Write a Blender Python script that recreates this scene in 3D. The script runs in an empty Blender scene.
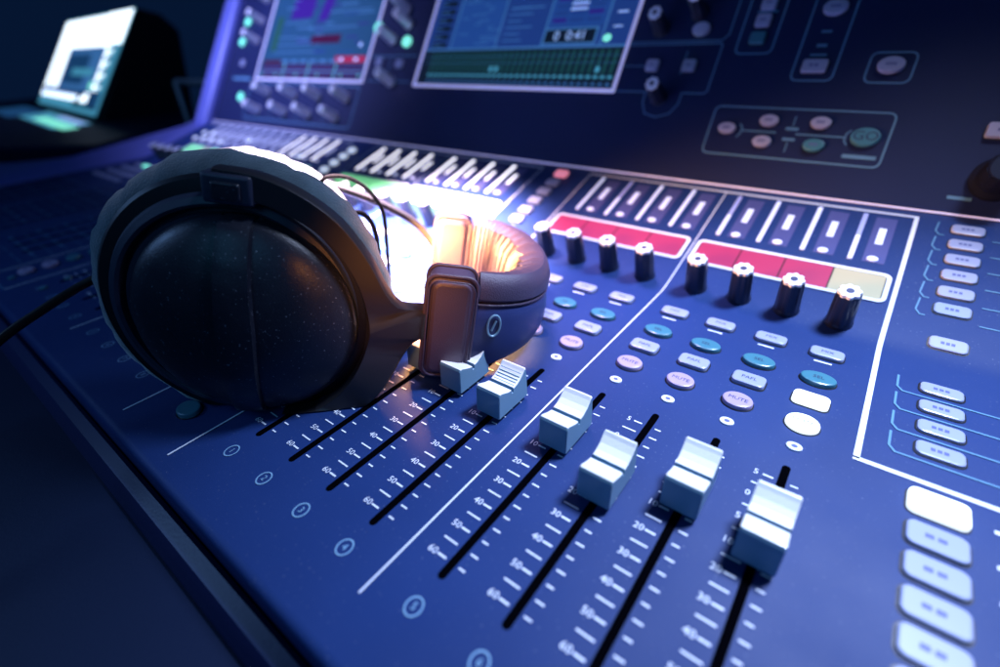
import bpy, math, random
from mathutils import Matrix, Vector, Euler
random.seed(7)
S = 0.025            # one fader pitch = 25 mm; every number below is in fader pitches
sc = bpy.context.scene
COL = sc.collection
pi = math.pi

# ---------------------------------------------------------------- camera
CAMPOS = Vector((7.2098, -2.9461, 5.7011))
Rr = Vector((0.79140029, 0.60954203, -0.04630443))
Rd = Vector((0.29499148, -0.44714966, -0.84441531))
Rf = Vector((-0.53541163, 0.6546111, -0.53368407))
cam_d = bpy.data.cameras.new('camera'); cam = bpy.data.objects.new('camera', cam_d); COL.objects.link(cam)
m = Matrix.Identity(4)
for i in range(3):
    m[i][0] = Rr[i]; m[i][1] = -Rd[i]; m[i][2] = -Rf[i]; m[i][3] = CAMPOS[i] * S
cam.matrix_world = m
cam_d.sensor_width = 36; cam_d.lens = 485.04 / 1000 * 36
cam_d.clip_start = 0.005; cam_d.clip_end = 50
cam_d.dof.use_dof = True; cam_d.dof.focus_distance = 8.4 * S; cam_d.dof.aperture_fstop = 4.0
sc.camera = cam

# ---------------------------------------------------------------- world, lights, exposure
w = bpy.data.worlds.new('World'); sc.world = w; w.use_nodes = True
w.node_tree.nodes['Background'].inputs[0].default_value = (0.02, 0.09, 0.34, 1)
w.node_tree.nodes['Background'].inputs[1].default_value = 0.085
sc.view_settings.view_transform = 'Standard'; sc.view_settings.look = 'None'
sc.view_settings.exposure = 0; sc.view_settings.gamma = 1

def area(name, loc, target, size, power, col, size_y=None):
    d = bpy.data.lights.new(name, 'AREA'); d.size = size * S; d.energy = power; d.color = col
    if size_y: d.shape = 'RECTANGLE'; d.size_y = size_y * S
    o = bpy.data.objects.new(name, d); COL.objects.link(o)
    o.location = Vector(loc) * S
    o.rotation_euler = (Vector(target) - Vector(loc)).to_track_quat('-Z', 'Y').to_euler()
    return o
kl = bpy.data.lights.new('key_light', 'SPOT'); kl.energy = 35; kl.color = (0.56, 0.68, 1.0); kl.spot_size = math.radians(56); kl.spot_blend = 1; kl.shadow_soft_size = 2.6 * S
klo = bpy.data.objects.new('key_light', kl); COL.objects.link(klo); klo.location = Vector((11, 10.5, 20)) * S
klo.rotation_euler = (Vector((7.2, 4.2, 0)) - Vector((11, 10.5, 20))).to_track_quat('-Z', 'Y').to_euler()
def spot(name, loc, target, power, col, deg, blend, soft):
    d = bpy.data.lights.new(name, 'SPOT'); d.energy = power; d.color = col; d.spot_size = math.radians(deg); d.spot_blend = blend; d.shadow_soft_size = soft * S
    o = bpy.data.objects.new(name, d); COL.objects.link(o); o.location = Vector(loc) * S
    o.rotation_euler = (Vector(target) - Vector(loc)).to_track_quat('-Z', 'Y').to_euler(); return o
spot('violet_light', (-25, -6, 24), (-23, 15, 5), 50, (0.46, 0.48, 1.0), 46, 1, 3.5)
spot('lilac_light', (-1, 8.5, 13), (1.0, 6.4, 0), 11, (0.80, 0.56, 1.0), 42, 1, 2.0)
spot('amber_front', (3.4, -.6, 4.0), (1.3, 1.7, 2.2), 0.7, (1.0, 0.34, 0.06), 48, 1, 0.5)  # added light, stands in for the flare's orange veil on the yoke
area('front_fill', (10, -22, 22), (4, 6, 2), 16, 0.6, (0.12, 0.50, 1.0))
area('left_fill', (-16, -12, 14), (-1, 0, 2), 5, 0.5, (0.22, 0.46, 1.0))
pl = bpy.data.lights.new('flare_fill_warm', 'SPOT'); pl.energy = 6; pl.color = (1.0, 0.42, 0.12); pl.shadow_soft_size = 0.45 * S; pl.spot_size = math.radians(140); pl.spot_blend = 0.6  # added light inside the headband loop, stands in for the flare's warm glow
plo = bpy.data.objects.new('flare_fill_warm', pl); COL.objects.link(plo); plo.location = Vector((-1.3, 4.3, 2.0)) * S
plo.rotation_euler = Vector((0.5, 0.30, -0.75)).to_track_quat('-Z', 'Y').to_euler()
sl = bpy.data.lights.new('flare_fill_white', 'SPOT'); sl.energy = 250; sl.color = (1.0, 0.66, 0.72); sl.spot_size = math.radians(54); sl.spot_blend = 1; sl.shadow_soft_size = 0.8 * S  # added spot, overexposes the desk in place of the flare's white core
slo = bpy.data.objects.new('flare_fill_white', sl); COL.objects.link(slo); slo.location = Vector((-4.7, 5.4, 12)) * S
slo.rotation_euler = (Vector((-4.7, 5.6, 0)) - Vector((-4.7, 5.4, 12))).to_track_quat('-Z', 'Y').to_euler()

# ---------------------------------------------------------------- frames of the console
BEND, PHI, UF, TH = 7.9086, 0.29481, 12.6676, 0.97345
def frame(o, x, y, z):
    m = Matrix.Identity(4)
    for i in range(3):
        m[i][0] = x[i]; m[i][1] = y[i]; m[i][2] = z[i]; m[i][3] = o[i] * S
    return m
X = Vector((1, 0, 0))
DESK = Matrix.Identity(4)
TILT = frame((0, BEND - BEND * math.cos(PHI), -BEND * math.sin(PHI)), X, (0, math.cos(PHI), math.sin(PHI)), (0, -math.sin(PHI), math.cos(PHI)))
UO = Vector((0, BEND + (UF - BEND) * math.cos(PHI), (UF - BEND) * math.sin(PHI)))
UP = frame(UO, X, (0, math.cos(TH), math.sin(TH)), (0, -math.sin(TH), math.cos(TH)))
def surf(v): return DESK if v < BEND else TILT
def at(F, x, y, z=0, rz=0): return F @ Matrix.Translation(Vector((x, y, z)) * S) @ Matrix.Rotation(rz, 4, 'Z')

# ---------------------------------------------------------------- materials
MATS = {}
def smat(name, col, rough, emit, es): return mat(name, col, 0.5, spec=0.12, emit=emit, es=es)
def mat(name, col, rough=0.5, metal=0, emit=None, es=1, spec=0.5, bump=0, bscale=300, vary=0, vscale=8, rvary=0, trans=0, sss=0, sheen=0, coat=0, dust=0):
    m = bpy.data.materials.new(name); m.use_nodes = True; nt = m.node_tree; b = nt.nodes['Principled BSDF']
    b.inputs['Base Color'].default_value = (*col, 1); b.inputs['Roughness'].default_value = rough
    b.inputs['Metallic'].default_value = metal; b.inputs['Specular IOR Level'].default_value = spec
    b.inputs['Coat Weight'].default_value = coat
    b.inputs['Sheen Weight'].default_value = sheen
    if sss: b.inputs['Subsurface Weight'].default_value = sss; b.inputs['Subsurface Scale'].default_value = 0.002
    if emit: b.inputs['Emission Color'].default_value = (*emit, 1); b.inputs['Emission Strength'].default_value = es
    tc = nt.nodes.new('ShaderNodeTexCoord'); geo = tc.outputs['Object']
    def noise(scale, det=4):
        n = nt.nodes.new('ShaderNodeTexNoise'); n.inputs['Scale'].default_value = scale; n.inputs['Detail'].default_value = det
        nt.links.new(geo, n.inputs['Vector']); return n.outputs['Fac']
    colsock = None
    if vary:
        r = nt.nodes.new('ShaderNodeMapRange'); r.inputs[3].default_value = 1 - vary; r.inputs[4].default_value = 1 + vary
        nt.links.new(noise(vscale), r.inputs[0])
        mx = nt.nodes.new('ShaderNodeVectorMath'); mx.operation = 'SCALE'; mx.inputs[0].default_value = col
        nt.links.new(r.outputs[0], mx.inputs['Scale']); colsock = mx.outputs[0]; nt.links.new(colsock, b.inputs['Base Color'])
    if dust:
        n = nt.nodes.new('ShaderNodeTexNoise'); n.inputs['Scale'].default_value = 900; n.inputs['Detail'].default_value = 3
        nt.links.new(geo, n.inputs['Vector'])
        cr = nt.nodes.new('ShaderNodeMapRange'); cr.inputs[1].default_value = 0.66; cr.inputs[2].default_value = 0.74; cr.inputs[4].default_value = dust
        nt.links.new(n.outputs['Fac'], cr.inputs[0])
        mm = nt.nodes.new('ShaderNodeMix'); mm.data_type = 'RGBA'; mm.inputs[6].default_value = (*col, 1); mm.inputs[7].default_value = (.35, .4, .5, 1)
        if colsock: nt.links.new(colsock, mm.inputs[6])
        nt.links.new(cr.outputs[0], mm.inputs[0]); nt.links.new(mm.outputs[2], b.inputs['Base Color'])
    if rvary:
        r = nt.nodes.new('ShaderNodeMapRange'); r.inputs[3].default_value = rough - rvary; r.inputs[4].default_value = rough + rvary
        nt.links.new(noise(vscale * 2.3), r.inputs[0]); nt.links.new(r.outputs[0], b.inputs['Roughness'])
    if bump:
        bp = nt.nodes.new('ShaderNodeBump'); bp.inputs['Strength'].default_value = bump; bp.inputs['Distance'].default_value = 0.0004
        nt.links.new(noise(bscale, 6), bp.inputs['Height']); nt.links.new(bp.outputs[0], b.inputs['Normal'])
    MATS[name] = m; return m
M = MATS
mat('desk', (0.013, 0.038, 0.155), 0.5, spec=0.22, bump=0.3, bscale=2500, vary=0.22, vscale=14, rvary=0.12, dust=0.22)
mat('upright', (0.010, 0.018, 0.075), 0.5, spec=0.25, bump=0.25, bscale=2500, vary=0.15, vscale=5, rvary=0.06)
mat('cheek', (0.16, 0.19, 0.62), 0.38, bump=0.1, bscale=800, vary=0.08)
mat('rail', (0.012, 0.018, 0.085), 0.4, bump=0.2, bscale=900)
mat('armrest', (0.005, 0.013, 0.045), 0.6, spec=0.25, bump=0.3, bscale=900, vary=0.2, vscale=14)
mat('print', (0.80, 0.86, 0.98), 0.6)
mat('print_dim', (0.09, 0.24, 0.40), 0.6)
mat('slot', (0.001, 0.001, 0.002), 1.0, spec=0)
mat('black', (0.006, 0.007, 0.012), 0.4)
mat('knob_silver', (0.85, 0.85, 0.98), 0.28, metal=0.5, vary=0.1, vscale=90)
mat('knob', (0.010, 0.014, 0.035), 0.30, bump=0.1, bscale=900, coat=0.3)
mat('white', (0.78, 0.82, 0.92), 0.35)
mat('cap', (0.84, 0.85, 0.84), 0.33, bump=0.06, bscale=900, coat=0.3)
mat('cap_side', (0.16, 0.30, 0.42), 0.35)  # cap sides and notch: shade put into a darker colour than the top
mat('button', (0.32, 0.36, 0.54), 0.38, coat=0.2, vary=0.06, vscale=60)
mat('button_pink', (0.42, 0.33, 0.52), 0.38, coat=0.2)
mat('button_teal', (0.05, 0.20, 0.27), 0.35, coat=0.2)
mat('button_lit', (0.8, 0.82, 0.9), 0.4, emit=(0.80, 0.92, 1), es=1.2)
mat('print_mid', (0.22, 0.42, 0.62), 0.6)
mat('ink', (0.10, 0.12, 0.30), 0.6)
mat('ink_dark', (0.02, 0.03, 0.10), 0.5)
mat('led', (0.8, 0.85, 1), 0.4, emit=(0.7, 0.82, 1), es=0.7)
mat('led_green', (0.1, 0.7, 0.5), 0.4, emit=(0.25, 0.95, 0.75), es=0.9)
mat('led_red', (0.7, 0.2, 0.3), 0.4, emit=(1, 0.3, 0.45), es=0.6)
mat('meter_lit', (0.7, 0.75, 1), 0.35, emit=(0.62, 0.68, 1), es=0.55)
mat('meter_dim', (0.40, 0.45, 0.8), 0.4, emit=(0.3, 0.36, 1), es=0.15)
mat('meter_plate', (0.07, 0.08, 0.25), 0.4)
mat('meter_hot', (0.9, 0.9, 1), 0.35, emit=(0.9, 0.88, 1), es=1.5)  # meters near the glare: its white-out put into stronger emission
mat('cell_red', (0.30, 0.03, 0.08), 0.35, emit=(0.60, 0.03, 0.20), es=0.42)
mat('cell_cream', (0.42, 0.38, 0.24), 0.35, emit=(0.9, 0.8, 0.55), es=0.10)
mat('cell_green', (0.2, 0.7, 0.35), 0.35, emit=(0.25, 0.9, 0.35), es=0.6)
mat('frame_lit', (0.75, 0.75, 0.95), 0.35, emit=(0.50, 0.50, 1), es=0.45)
# screens
smat('scr_blue', (0.01, 0.03, 0.1), 0.5, (0.010, 0.034, 0.17), 1)
smat('scr_blue2', (0.01, 0.03, 0.1), 0.5, (0.012, 0.052, 0.23), 1)
smat('scr_line', (0.05, 0.1, 0.2), 0.5, (0.035, 0.13, 0.34), 1)
smat('scr_dark', (0.003, 0.006, 0.012), 0.5, (0.003, 0.008, 0.022), 1)
smat('scr_green', (0.01, 0.05, 0.03), 0.5, (0.008, 0.05, 0.06), 1)
smat('scr_cyan', (0.05, 0.2, 0.2), 0.5, (0.05, 0.25, 0.40), 1)
smat('scr_teal', (0.01, 0.04, 0.08), 0.5, (0.008, 0.045, 0.13), 1)
smat('scr_red', (0.1, 0.0, 0.02), 0.5, (0.34, 0.02, 0.08), 1)
smat('scr_maroon', (0.03, 0.0, 0.02), 0.5, (0.03, 0.003, 0.022), 1)
smat('scr_purple', (0.03, 0.0, 0.1), 0.5, (0.016, 0.014, 0.17), 1)
smat('scr_white', (0.8, 0.8, 0.9), 0.5, (0.75, 0.88, 1), 2.2)
smat('scr_text', (0.5, 0.6, 0.8), 0.5, (0.25, 0.40, 0.80), 1)
# headphones
mat('plastic', (0.012, 0.015, 0.026), 0.34, bump=0.25, bscale=1800, vary=0.2, vscale=40, rvary=0.14, dust=0.45)
mat('plastic_soft', (0.022, 0.030, 0.060), 0.45, bump=0.2, bscale=1500, vary=0.2, vscale=40)
mat('fork', (0.020, 0.020, 0.026), 0.36, bump=0.08, bscale=900)
mat('velour', (0.075, 0.125, 0.16), 0.95, bump=1.0, bscale=1400, vary=0.35, vscale=160, sheen=0.9, spec=0.1)
mat('leather', (0.060, 0.045, 0.085), 0.42, bump=0.7, bscale=1600, vary=0.15, vscale=60)
mat('shell', (0.020, 0.034, 0.13), 0.40, bump=0.25, bscale=1300, vary=0.1)
mat('cable', (0.004, 0.004, 0.006), 0.5, spec=0.2)
mat('steel_dark', (0.10, 0.20, 0.24), 0.4, metal=0.6)
mat('floor_m', (0.012, 0.02, 0.06), 0.7, vary=0.2, vscale=2)
mat('wall_m', (0.020, 0.036, 0.13), 0.9, vary=0.15, vscale=1.2)

# ---------------------------------------------------------------- mesh builder
class MB:
    def __init__(s): s.v = []; s.f = []; s.mi = []; s.mats = []; s.sm = []
    def add(s, vs, fs, mt, T=None, smooth=False):
        o = len(s.v)
        if mt not in s.mats: s.mats.append(mt)
        k = s.mats.index(mt)
        for q in vs:
            q = Vector(q)
            s.v.append(T @ q if T else q)
        for f in fs: s.f.append([o + i for i in f]); s.mi.append(k); s.sm.append(smooth)
    def box(s, c, d, mt, T=None):
        x, y, z = c; a, b, h = d[0] / 2, d[1] / 2, d[2] / 2
        vs = [(x + i * a, y + j * b, z + k * h) for i in (-1, 1) for j in (-1, 1) for k in (-1, 1)]
        s.add(vs, [(0, 1, 3, 2), (4, 6, 7, 5), (0, 4, 5, 1), (2, 3, 7, 6), (0, 2, 6, 4), (1, 5, 7, 3)], mt, T)
    def prism(s, pts, z0, z1, mt, bev=0, T=None, smooth=False, sink=None, cap=None):
        """2D outline (ccw) extruded from z0 to z1 with an optional top chamfer"""
        n = len(pts); cx = sum(p[0] for p in pts) / n; cy = sum(p[1] for p in pts) / n
        rings = [(pts, z0)]
        if bev:
            def inset(d): return offset(pts, -d)
            rings += [(pts, z1 - bev), (inset(bev * .3), z1 - bev * .3), (inset(bev), z1)]
        else: rings += [(pts, z1)]
        if sink: rings += [(offset(pts, -bev - sink[0]), z1 - sink[1])]
        vs = [];
        for r, z in rings: vs += [(q[0], q[1], z) for q in r]
        fs = []
        for k in range(len(rings) - 1):
            for i in range(n):
                j = (i + 1) % n; fs.append((k * n + i, k * n + j, (k + 1) * n + j, (k + 1) * n + i))
        s.add(vs, fs, mt, T, smooth)
        L = (len(rings) - 1) * n
        s.add(vs[L:], [tuple(range(n))], cap or mt, T, False)
        s.add(vs[:n], [tuple(range(n))[::-1]], mt, T, False)
    def lathe(s, prof, mt, n=64, T=None, axis='z', rf=None, smooth=True):
        """prof: list of (radius, height)"""
        vs = []; fs = []
        for k, (r, h) in enumerate(prof):
            for i in range(n):
                t = 2 * pi * i / n; rr = r * (rf(t, k) if rf else 1)
                a, b = rr * math.cos(t), rr * math.sin(t)
                vs.append((a, b, h) if axis == 'z' else (a, h, b))
        for k in range(len(prof) - 1):
            for i in range(n):
                j = (i + 1) % n; q = (k * n + i, k * n + j, (k + 1) * n + j, (k + 1) * n + i)
                fs.append(q if axis == 'z' else q[::-1])
        for k in (0, len(prof) - 1):
            if prof[k][0] > 1e-4: 
                fs.append(tuple(k * n + i for i in range(n)))
        s.add(vs, fs, mt, T, smooth)
    def tube(s, pts, r, mt, n=10, T=None, closed=False):
        P = [Vector(q) for q in pts]; N = len(P); vs = []; fs = []
        up = Vector((0.13, 0.21, 0.97)).normalized()
        for i in range(N):
            a = P[(i - 1) % N] if (i or closed) else P[i]; b = P[(i + 1) % N] if (i < N - 1 or closed) else P[i]
            t = (b - a).normalized(); u = up - t * up.dot(t)
            if u.length < 1e-3: u = t.orthogonal()
            u.normalize(); up = u; v = t.cross(u)
            rr = r(i / (N - 1)) if callable(r) else r
            for k in range(n): vs.append(P[i] + (u * math.cos(2 * pi * k / n) + v * math.sin(2 * pi * k / n)) * rr)
        for i in range(N if closed else N - 1):
            for k in range(n):
                j = (i + 1) % N; l = (k + 1) % n; fs.append((i * n + k, i * n + l, j * n + l, j * n + k))
        if not closed: fs += [tuple(range(n))[::-1], tuple((N - 1) * n + k for k in range(n))]
        s.add(vs, fs, mt, T, True)
    def line(s, pts, wd, mt, z=0.012, closed=False, T=None):
        """flat printed stroke with mitred corners"""
        N = len(pts); P = [Vector((q[0], q[1])) for q in pts]; vs = []; fs = []
        for i in range(N):
            a = P[(i - 1) % N] if (i or closed) else None; b = P[(i + 1) % N] if (i < N - 1 or closed) else None
            d1 = (P[i] - a).normalized() if a is not None else (b - P[i]).normalized()
            d2 = (b - P[i]).normalized() if b is not None else d1
            t = (d1 + d2).normalized(); nn = Vector((-t.y, t.x)); k = 1 / max(.4, nn.dot(Vector((-d1.y, d1.x))))
            vs += [(*(P[i] + nn * wd / 2 * k), z), (*(P[i] - nn * wd / 2 * k), z)]
        for i in range(N if closed else N - 1):
            j = (i + 1) % N; fs.append((2 * i, 2 * i + 1, 2 * j + 1, 2 * j))
        s.add(vs, fs, mt, T)
    def quad(s, x0, y0, x1, y1, mt, z=0.012, T=None, skew=0):
        s.add([(x0, y0, z), (x1, y0, z), (x1 + skew, y1, z), (x0 + skew, y1, z)], [(0, 1, 2, 3)], mt, T)
    def mesh(s, name):
        me = bpy.data.meshes.new(name); me.from_pydata([tuple(q * S) for q in s.v], [], s.f)
        for k in s.mats: me.materials.append(M[k])
        me.polygons.foreach_set('material_index', s.mi); me.polygons.foreach_set('use_smooth', [True] * len(s.f))
        me.update(); me.set_sharp_from_angle(angle=math.radians(32)); return me
def offset(pts, d):
    n = len(pts); out = []
    for i in range(n):
        a, b, c = Vector(pts[i - 1][:2]), Vector(pts[i][:2]), Vector(pts[(i + 1) % n][:2])
        d1 = (b - a); d2 = (c - b)
        if d1.length < 1e-6: d1 = d2
        if d2.length < 1e-6: d2 = d1
        t = (d1.normalized() + d2.normalized()).normalized(); nn = Vector((t.y, -t.x))
        out.append(tuple(b + nn * d))
    return out
def rrect(wd, hd, r, n=5, cx=0, cy=0):
    pts = []
    for (sx, sy, a0) in ((1, -1, -pi / 2), (1, 1, 0), (-1, 1, pi / 2), (-1, -1, pi)):
        for k in range(n + 1):
            a = a0 + pi / 2 * k / n; pts.append((cx + sx * (wd / 2 - r) + r * math.cos(a), cy + sy * (hd / 2 - r) + r * math.sin(a)))
    return pts
def oval(wd, hd, n=28, cx=0, cy=0): return [(cx + wd / 2 * math.cos(2 * pi * k / n), cy + hd / 2 * math.sin(2 * pi * k / n)) for k in range(n)]
def catmull(P, n=6, closed=False):
    P = [Vector(q) for q in P]; N = len(P); out = []
    for i in range(N if closed else N - 1):
        g = (lambda k: P[k % N]) if closed else (lambda k: P[min(max(k, 0), N - 1)])
        p0, p1, p2, p3 = g(i - 1), g(i), g(i + 1), g(i + 2)
        for k in range(n):
            t = k / n
            out.append(0.5 * ((2 * p1) + (p2 - p0) * t + (2 * p0 - 5 * p1 + 4 * p2 - p3) * t * t + (3 * p1 - p0 - 3 * p2 + p3) * t ** 3))
    if not closed: out.append(P[-1])
    return out
TXT = {}
def text_geo(txt, size):
    if (txt, size) in TXT: return TXT[(txt, size)]
    cu = bpy.data.curves.new('t', 'FONT'); cu.body = txt; cu.size = size; cu.align_x = 'CENTER'; cu.align_y = 'CENTER'; cu.resolution_u = 2
    o = bpy.data.objects.new('t', cu); COL.objects.link(o)
    me = bpy.data.meshes.new_from_object(o.evaluated_get(bpy.context.evaluated_depsgraph_get()))
    vs = [tuple(v.co) for v in me.vertices]; fs = [tuple(q.vertices) for q in me.polygons]
    bpy.data.objects.remove(o); bpy.data.curves.remove(cu); bpy.data.meshes.remove(me)
    TXT[(txt, size)] = (vs, fs); return vs, fs
def put_text(mb, txt, size, x, y, z, mt, rot=0, sx=1):
    vs, fs = text_geo(txt, size); c, s_ = math.cos(rot), math.sin(rot)
    mb.add([(x + sx * a * c - b * s_, y + sx * a * s_ + b * c, z) for a, b, _ in vs], fs, mt)

WM = {}
def root(name, loc, label, cat, group=None):
    o = bpy.data.objects.new(name, None); COL.objects.link(o); o.empty_display_size = 0.02
    o.location = Vector(loc) * S; WM[o] = Matrix.Translation(o.location)
    o['label'] = label; o['category'] = cat
    if group: o['group'] = group
    return o
def put(name, me, parent, mw=None, label=None):
    o = bpy.data.objects.new(name, me); COL.objects.link(o)
    mw = mw or Matrix.Identity(4); WM[o] = mw
    if parent: o.parent = parent; o.matrix_basis = WM[parent].inverted() @ mw
    else: o.matrix_basis = mw
    if label: o['label'] = label
    return o
def bevel(o, wd, seg=2, ang=35):
    b = o.modifiers.new('bevel', 'BEVEL'); b.width = wd * S; b.segments = seg; b.limit_method = 'ANGLE'; b.angle_limit = math.radians(ang)
def structure(o): o['kind'] = 'structure'

# ================================================================ SETTING
mb = MB(); mb.box((0, 40, -40), (700, 500, 1), 'floor_m'); structure(put('floor', mb.mesh('floor'), None))

# ================================================================ MIXING CONSOLE
CON = root('mixing_console', (0, 4, -4), 'large blue-lit mixing console with an upright screen panel, the headphones lying on its faders', 'mixing console')
XL, XR = -28.5, 17.0
# desk: extruded side profile (front lip, flat fader area, tilted meter area)
V = lambda v, h=0: ((v, h) if v < BEND else (BEND + (v - BEND) * math.cos(PHI) - h * math.sin(PHI), (v - BEND) * math.sin(PHI) + h * math.cos(PHI)))
def extrude_profile(prof, x0, x1, mt, smooth=False, caps=True):
    mb = MB(); n = len(prof)
    vs = [(x0, y, z) for y, z in prof] + [(x1, y, z) for y, z in prof]
    mb.add(vs, [(i, (i + 1) % n, n + (i + 1) % n, n + i) for i in range(n)], mt, None, smooth)
    if caps: mb.add(vs, [tuple(range(n))[::-1], tuple(range(n, 2 * n))], mt)
    return mb
lip = [(-2.15 - .16 * math.sin(a), -.16 + .16 * math.cos(a)) for a in [pi / 2 * k / 5 for k in range(5, -1, -1)]]
bendp = [V(BEND - .25), (BEND - .08, .01), (BEND + .08, .035), V(BEND + .3)]
prof = [(-2.31, -.35)] + lip + bendp + [V(UF)] + [V(UF, -3)] + [(0, -3), (-2.2, -3)]
put('desk_panel', extrude_profile(prof, XL, XR, 'desk').mesh('desk_panel'), CON)
# armrest below the front edge
ar = [(-2.2, -3.2), (-2.2, -1.1), (-2.35, -.95)] + [(-2.7, -.92), (-8.5, -1.1)] + [(-9.3 - .5 * math.sin(a), -1.7 + .58 * math.cos(a)) for a in [pi / 2 * k / 6 for k in range(7)]] + [(-9.8, -3.2)]
o = put('armrest', extrude_profile(ar, -60, XR, 'armrest', True).mesh('armrest'), CON); bevel(o, .05)
mb = MB(); mb.box((-6.6, -5.8, -1.03), (.06, 7, .10), 'slot'); put('armrest_seam', mb.mesh('armrest_seam'), CON)
# raised violet rail under the panel's front edge, left part
rail = [(-2.33, -.95), (-2.33, -.62), (-2.40, -.54), (-2.60, -.60), (-2.75, -.8), (-2.8, -1.0)]
o = put('front_rail', extrude_profile(rail[::-1], -60, XR, 'rail', True).mesh('front_rail'), CON)
# side cheek (left)
ck = [(-28.55, V(UF)[0]), (-30.3, V(UF)[0] + .2), (-31.4, 10.2), (-32.6, 8.6), (-33.4, 6.2), (-35.2, 3.2), (-39, .6), (-46, -1.8), (-46, -2.35), (-28.55, -2.35)]
def zc(y): return max(0, (y - BEND)) * math.tan(PHI) + .06
mb = MB(); pts = catmull([Vector(c) for c in ck[1:8]], 4); pts = [Vector(ck[0])] + pts + [Vector(ck[8]), Vector(ck[9]), Vector((-28.55, BEND))]
n = len(pts); vs = [(a, b, zc(b)) for a, b in pts] + [(a, b, -3.2) for a, b in pts]
mb.add(vs, [tuple(range(n))] + [(i, n + i, n + (i + 1) % n, (i + 1) % n) for i in range(n)], 'cheek')
o = put('side_cheek', mb.mesh('side_cheek'), CON)
# upright
WH = 15
mb = MB(); prof = [(0, 0), (WH, 0), (WH, -2.2), (-1.5, -2.2)]
o = put('upright_panel', None, CON) if False else None
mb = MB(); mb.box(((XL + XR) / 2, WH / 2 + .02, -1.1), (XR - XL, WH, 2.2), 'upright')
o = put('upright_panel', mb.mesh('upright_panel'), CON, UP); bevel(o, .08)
mb = MB(); mb.box((-29.3, WH / 2 - .3, -.8), (1.55, WH + .6, 2.6), 'cheek'); o = put('upright_cheek', mb.mesh('upright_cheek'), CON, UP); bevel(o, .35, 4)
# thin lit seam where the upright meets the desk
mb = MB(); mb.box(((XL + XR) / 2, .04, .015), (XR - XL, .04, .03), 'frame_lit'); put('light_strip', mb.mesh('light_strip'), CON, UP)

# ---------------------------------------------------------------- strips
G = .3095
BANK2 = [0, 1, 2, 3, 4 + G, 5 + G, 6 + G, 7 + G]
BANK1 = [x - 11 for x in BANK2]
# printed lines, flat and tilted parts
mk = MB(); mt_ = MB()
def panel_line(x, v0, v1, wd, mt='print'):
    if v0 < BEND - .26: mk.line([(x, v0), (x, min(v1, BEND - .26))], wd, mt)
    if v1 > BEND + .3: mt_.line([(x, max(v0, BEND + .3)), (x, v1)], wd, mt)
    if v0 < BEND < v1:
        a, b, c, d = bendp; off = [(-.002, .012)] * 4
        vs = []
        for (y, z) in (a, b, c, d):
            vs += [(x - wd / 2, y - .003, z + .012), (x + wd / 2, y - .003, z + .012)]
        mk.add(vs, [(0, 1, 3, 2), (2, 3, 5, 4), (4, 5, 7, 6)], mt)
TOPV = 12.42
panel_line(3.65, -1.55, TOPV, .028)
panel_line(8.09, 4.22, TOPV, .085); mk.line([(8.047, 4.22), (15, 4.22)], .085, 'print')
panel_line(-.80, -1.95, TOPV, .035)
mt_.line([(-.80, TOPV), (8.13, TOPV)], .07, 'print')
panel_line(-2.75, -1.95, TOPV, .035); panel_line(-11.85, -1.95, TOPV, .04)
panel_line(-7.35, -1.55, TOPV, .035)
mt_.line([(-2.73, TOPV), (-11.87, TOPV)], .07, 'print')
panel_line(-13.7, -1.95, TOPV, .04); mt_.line([(-13.68, TOPV + .0), (-28.2, TOPV)], .06, 'print')
panel_line(-18.2, -1.95, TOPV, .03, 'print_dim'); panel_line(-23.0, -1.95, TOPV, .03, 'print_dim')
# horizontal cross lines in the left sections
mk.line([(-11.9, -1.95), (-20, -1.95)], .03, 'print_dim')
# right section guide lines
for k, v in enumerate([12.14, 11.56, 11.0, 10.44, 9.87, 9.32]):
    x0 = 8.52
    mt_.line([(x0, v + .22), (x0 - .03, v - .15), (x0 + .05, v - .28), (8.66, v - .28)], .03, 'print_dim')
    mt_.line([(9.5, v - .28), (9.85, v - .28)], .03, 'print_dim')
for k, v in enumerate([6.74, 6.16, 5.57, 4.99]):
    mk.line([(8.45, v + .20), (8.45, v - .18), (8.53, v - .30), (9.85, v - .30)], .035, 'print_dim')
put('printed_lines', mk.mesh('printed_lines'), CON, DESK)
put('printed_lines', mt_.mesh('printed_lines'), CON, TILT)

# fader slot + scale
LAB = ['60', '50', '40', '30', '20', '10', '5', '0', '5', '10']
SCALES = []
def scale_mesh(dim):
    mb = MB(); c = 'print' if not dim else 'print_dim'; t = 'print_dim'
    for k in range(9):
        v = -.6 + .464 * k
        put_text(mb, LAB[k], .145, -.34, v, .012, 'print', 0)
        mb.quad(-.25, v - .014, -.11, v + .014, c)
        mb.quad(.11, v - .012, .21, v + .012, c)
        if k < 8:
            mb.quad(-.35, v + .232 - .012, -.12, v + .232 + .012, t if dim else c)
            mb.quad(.11, v + .232 - .012, .23, v + .232 + .012, c)
    return mb.mesh('fader_scale')
SM = scale_mesh(False)
mb = MB(); mb.prism(rrect(.115, 4.32, .055, 4, 0, 1.32), -.0, .008, 'slot'); SLOT = mb.mesh('fader_slot')
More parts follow.
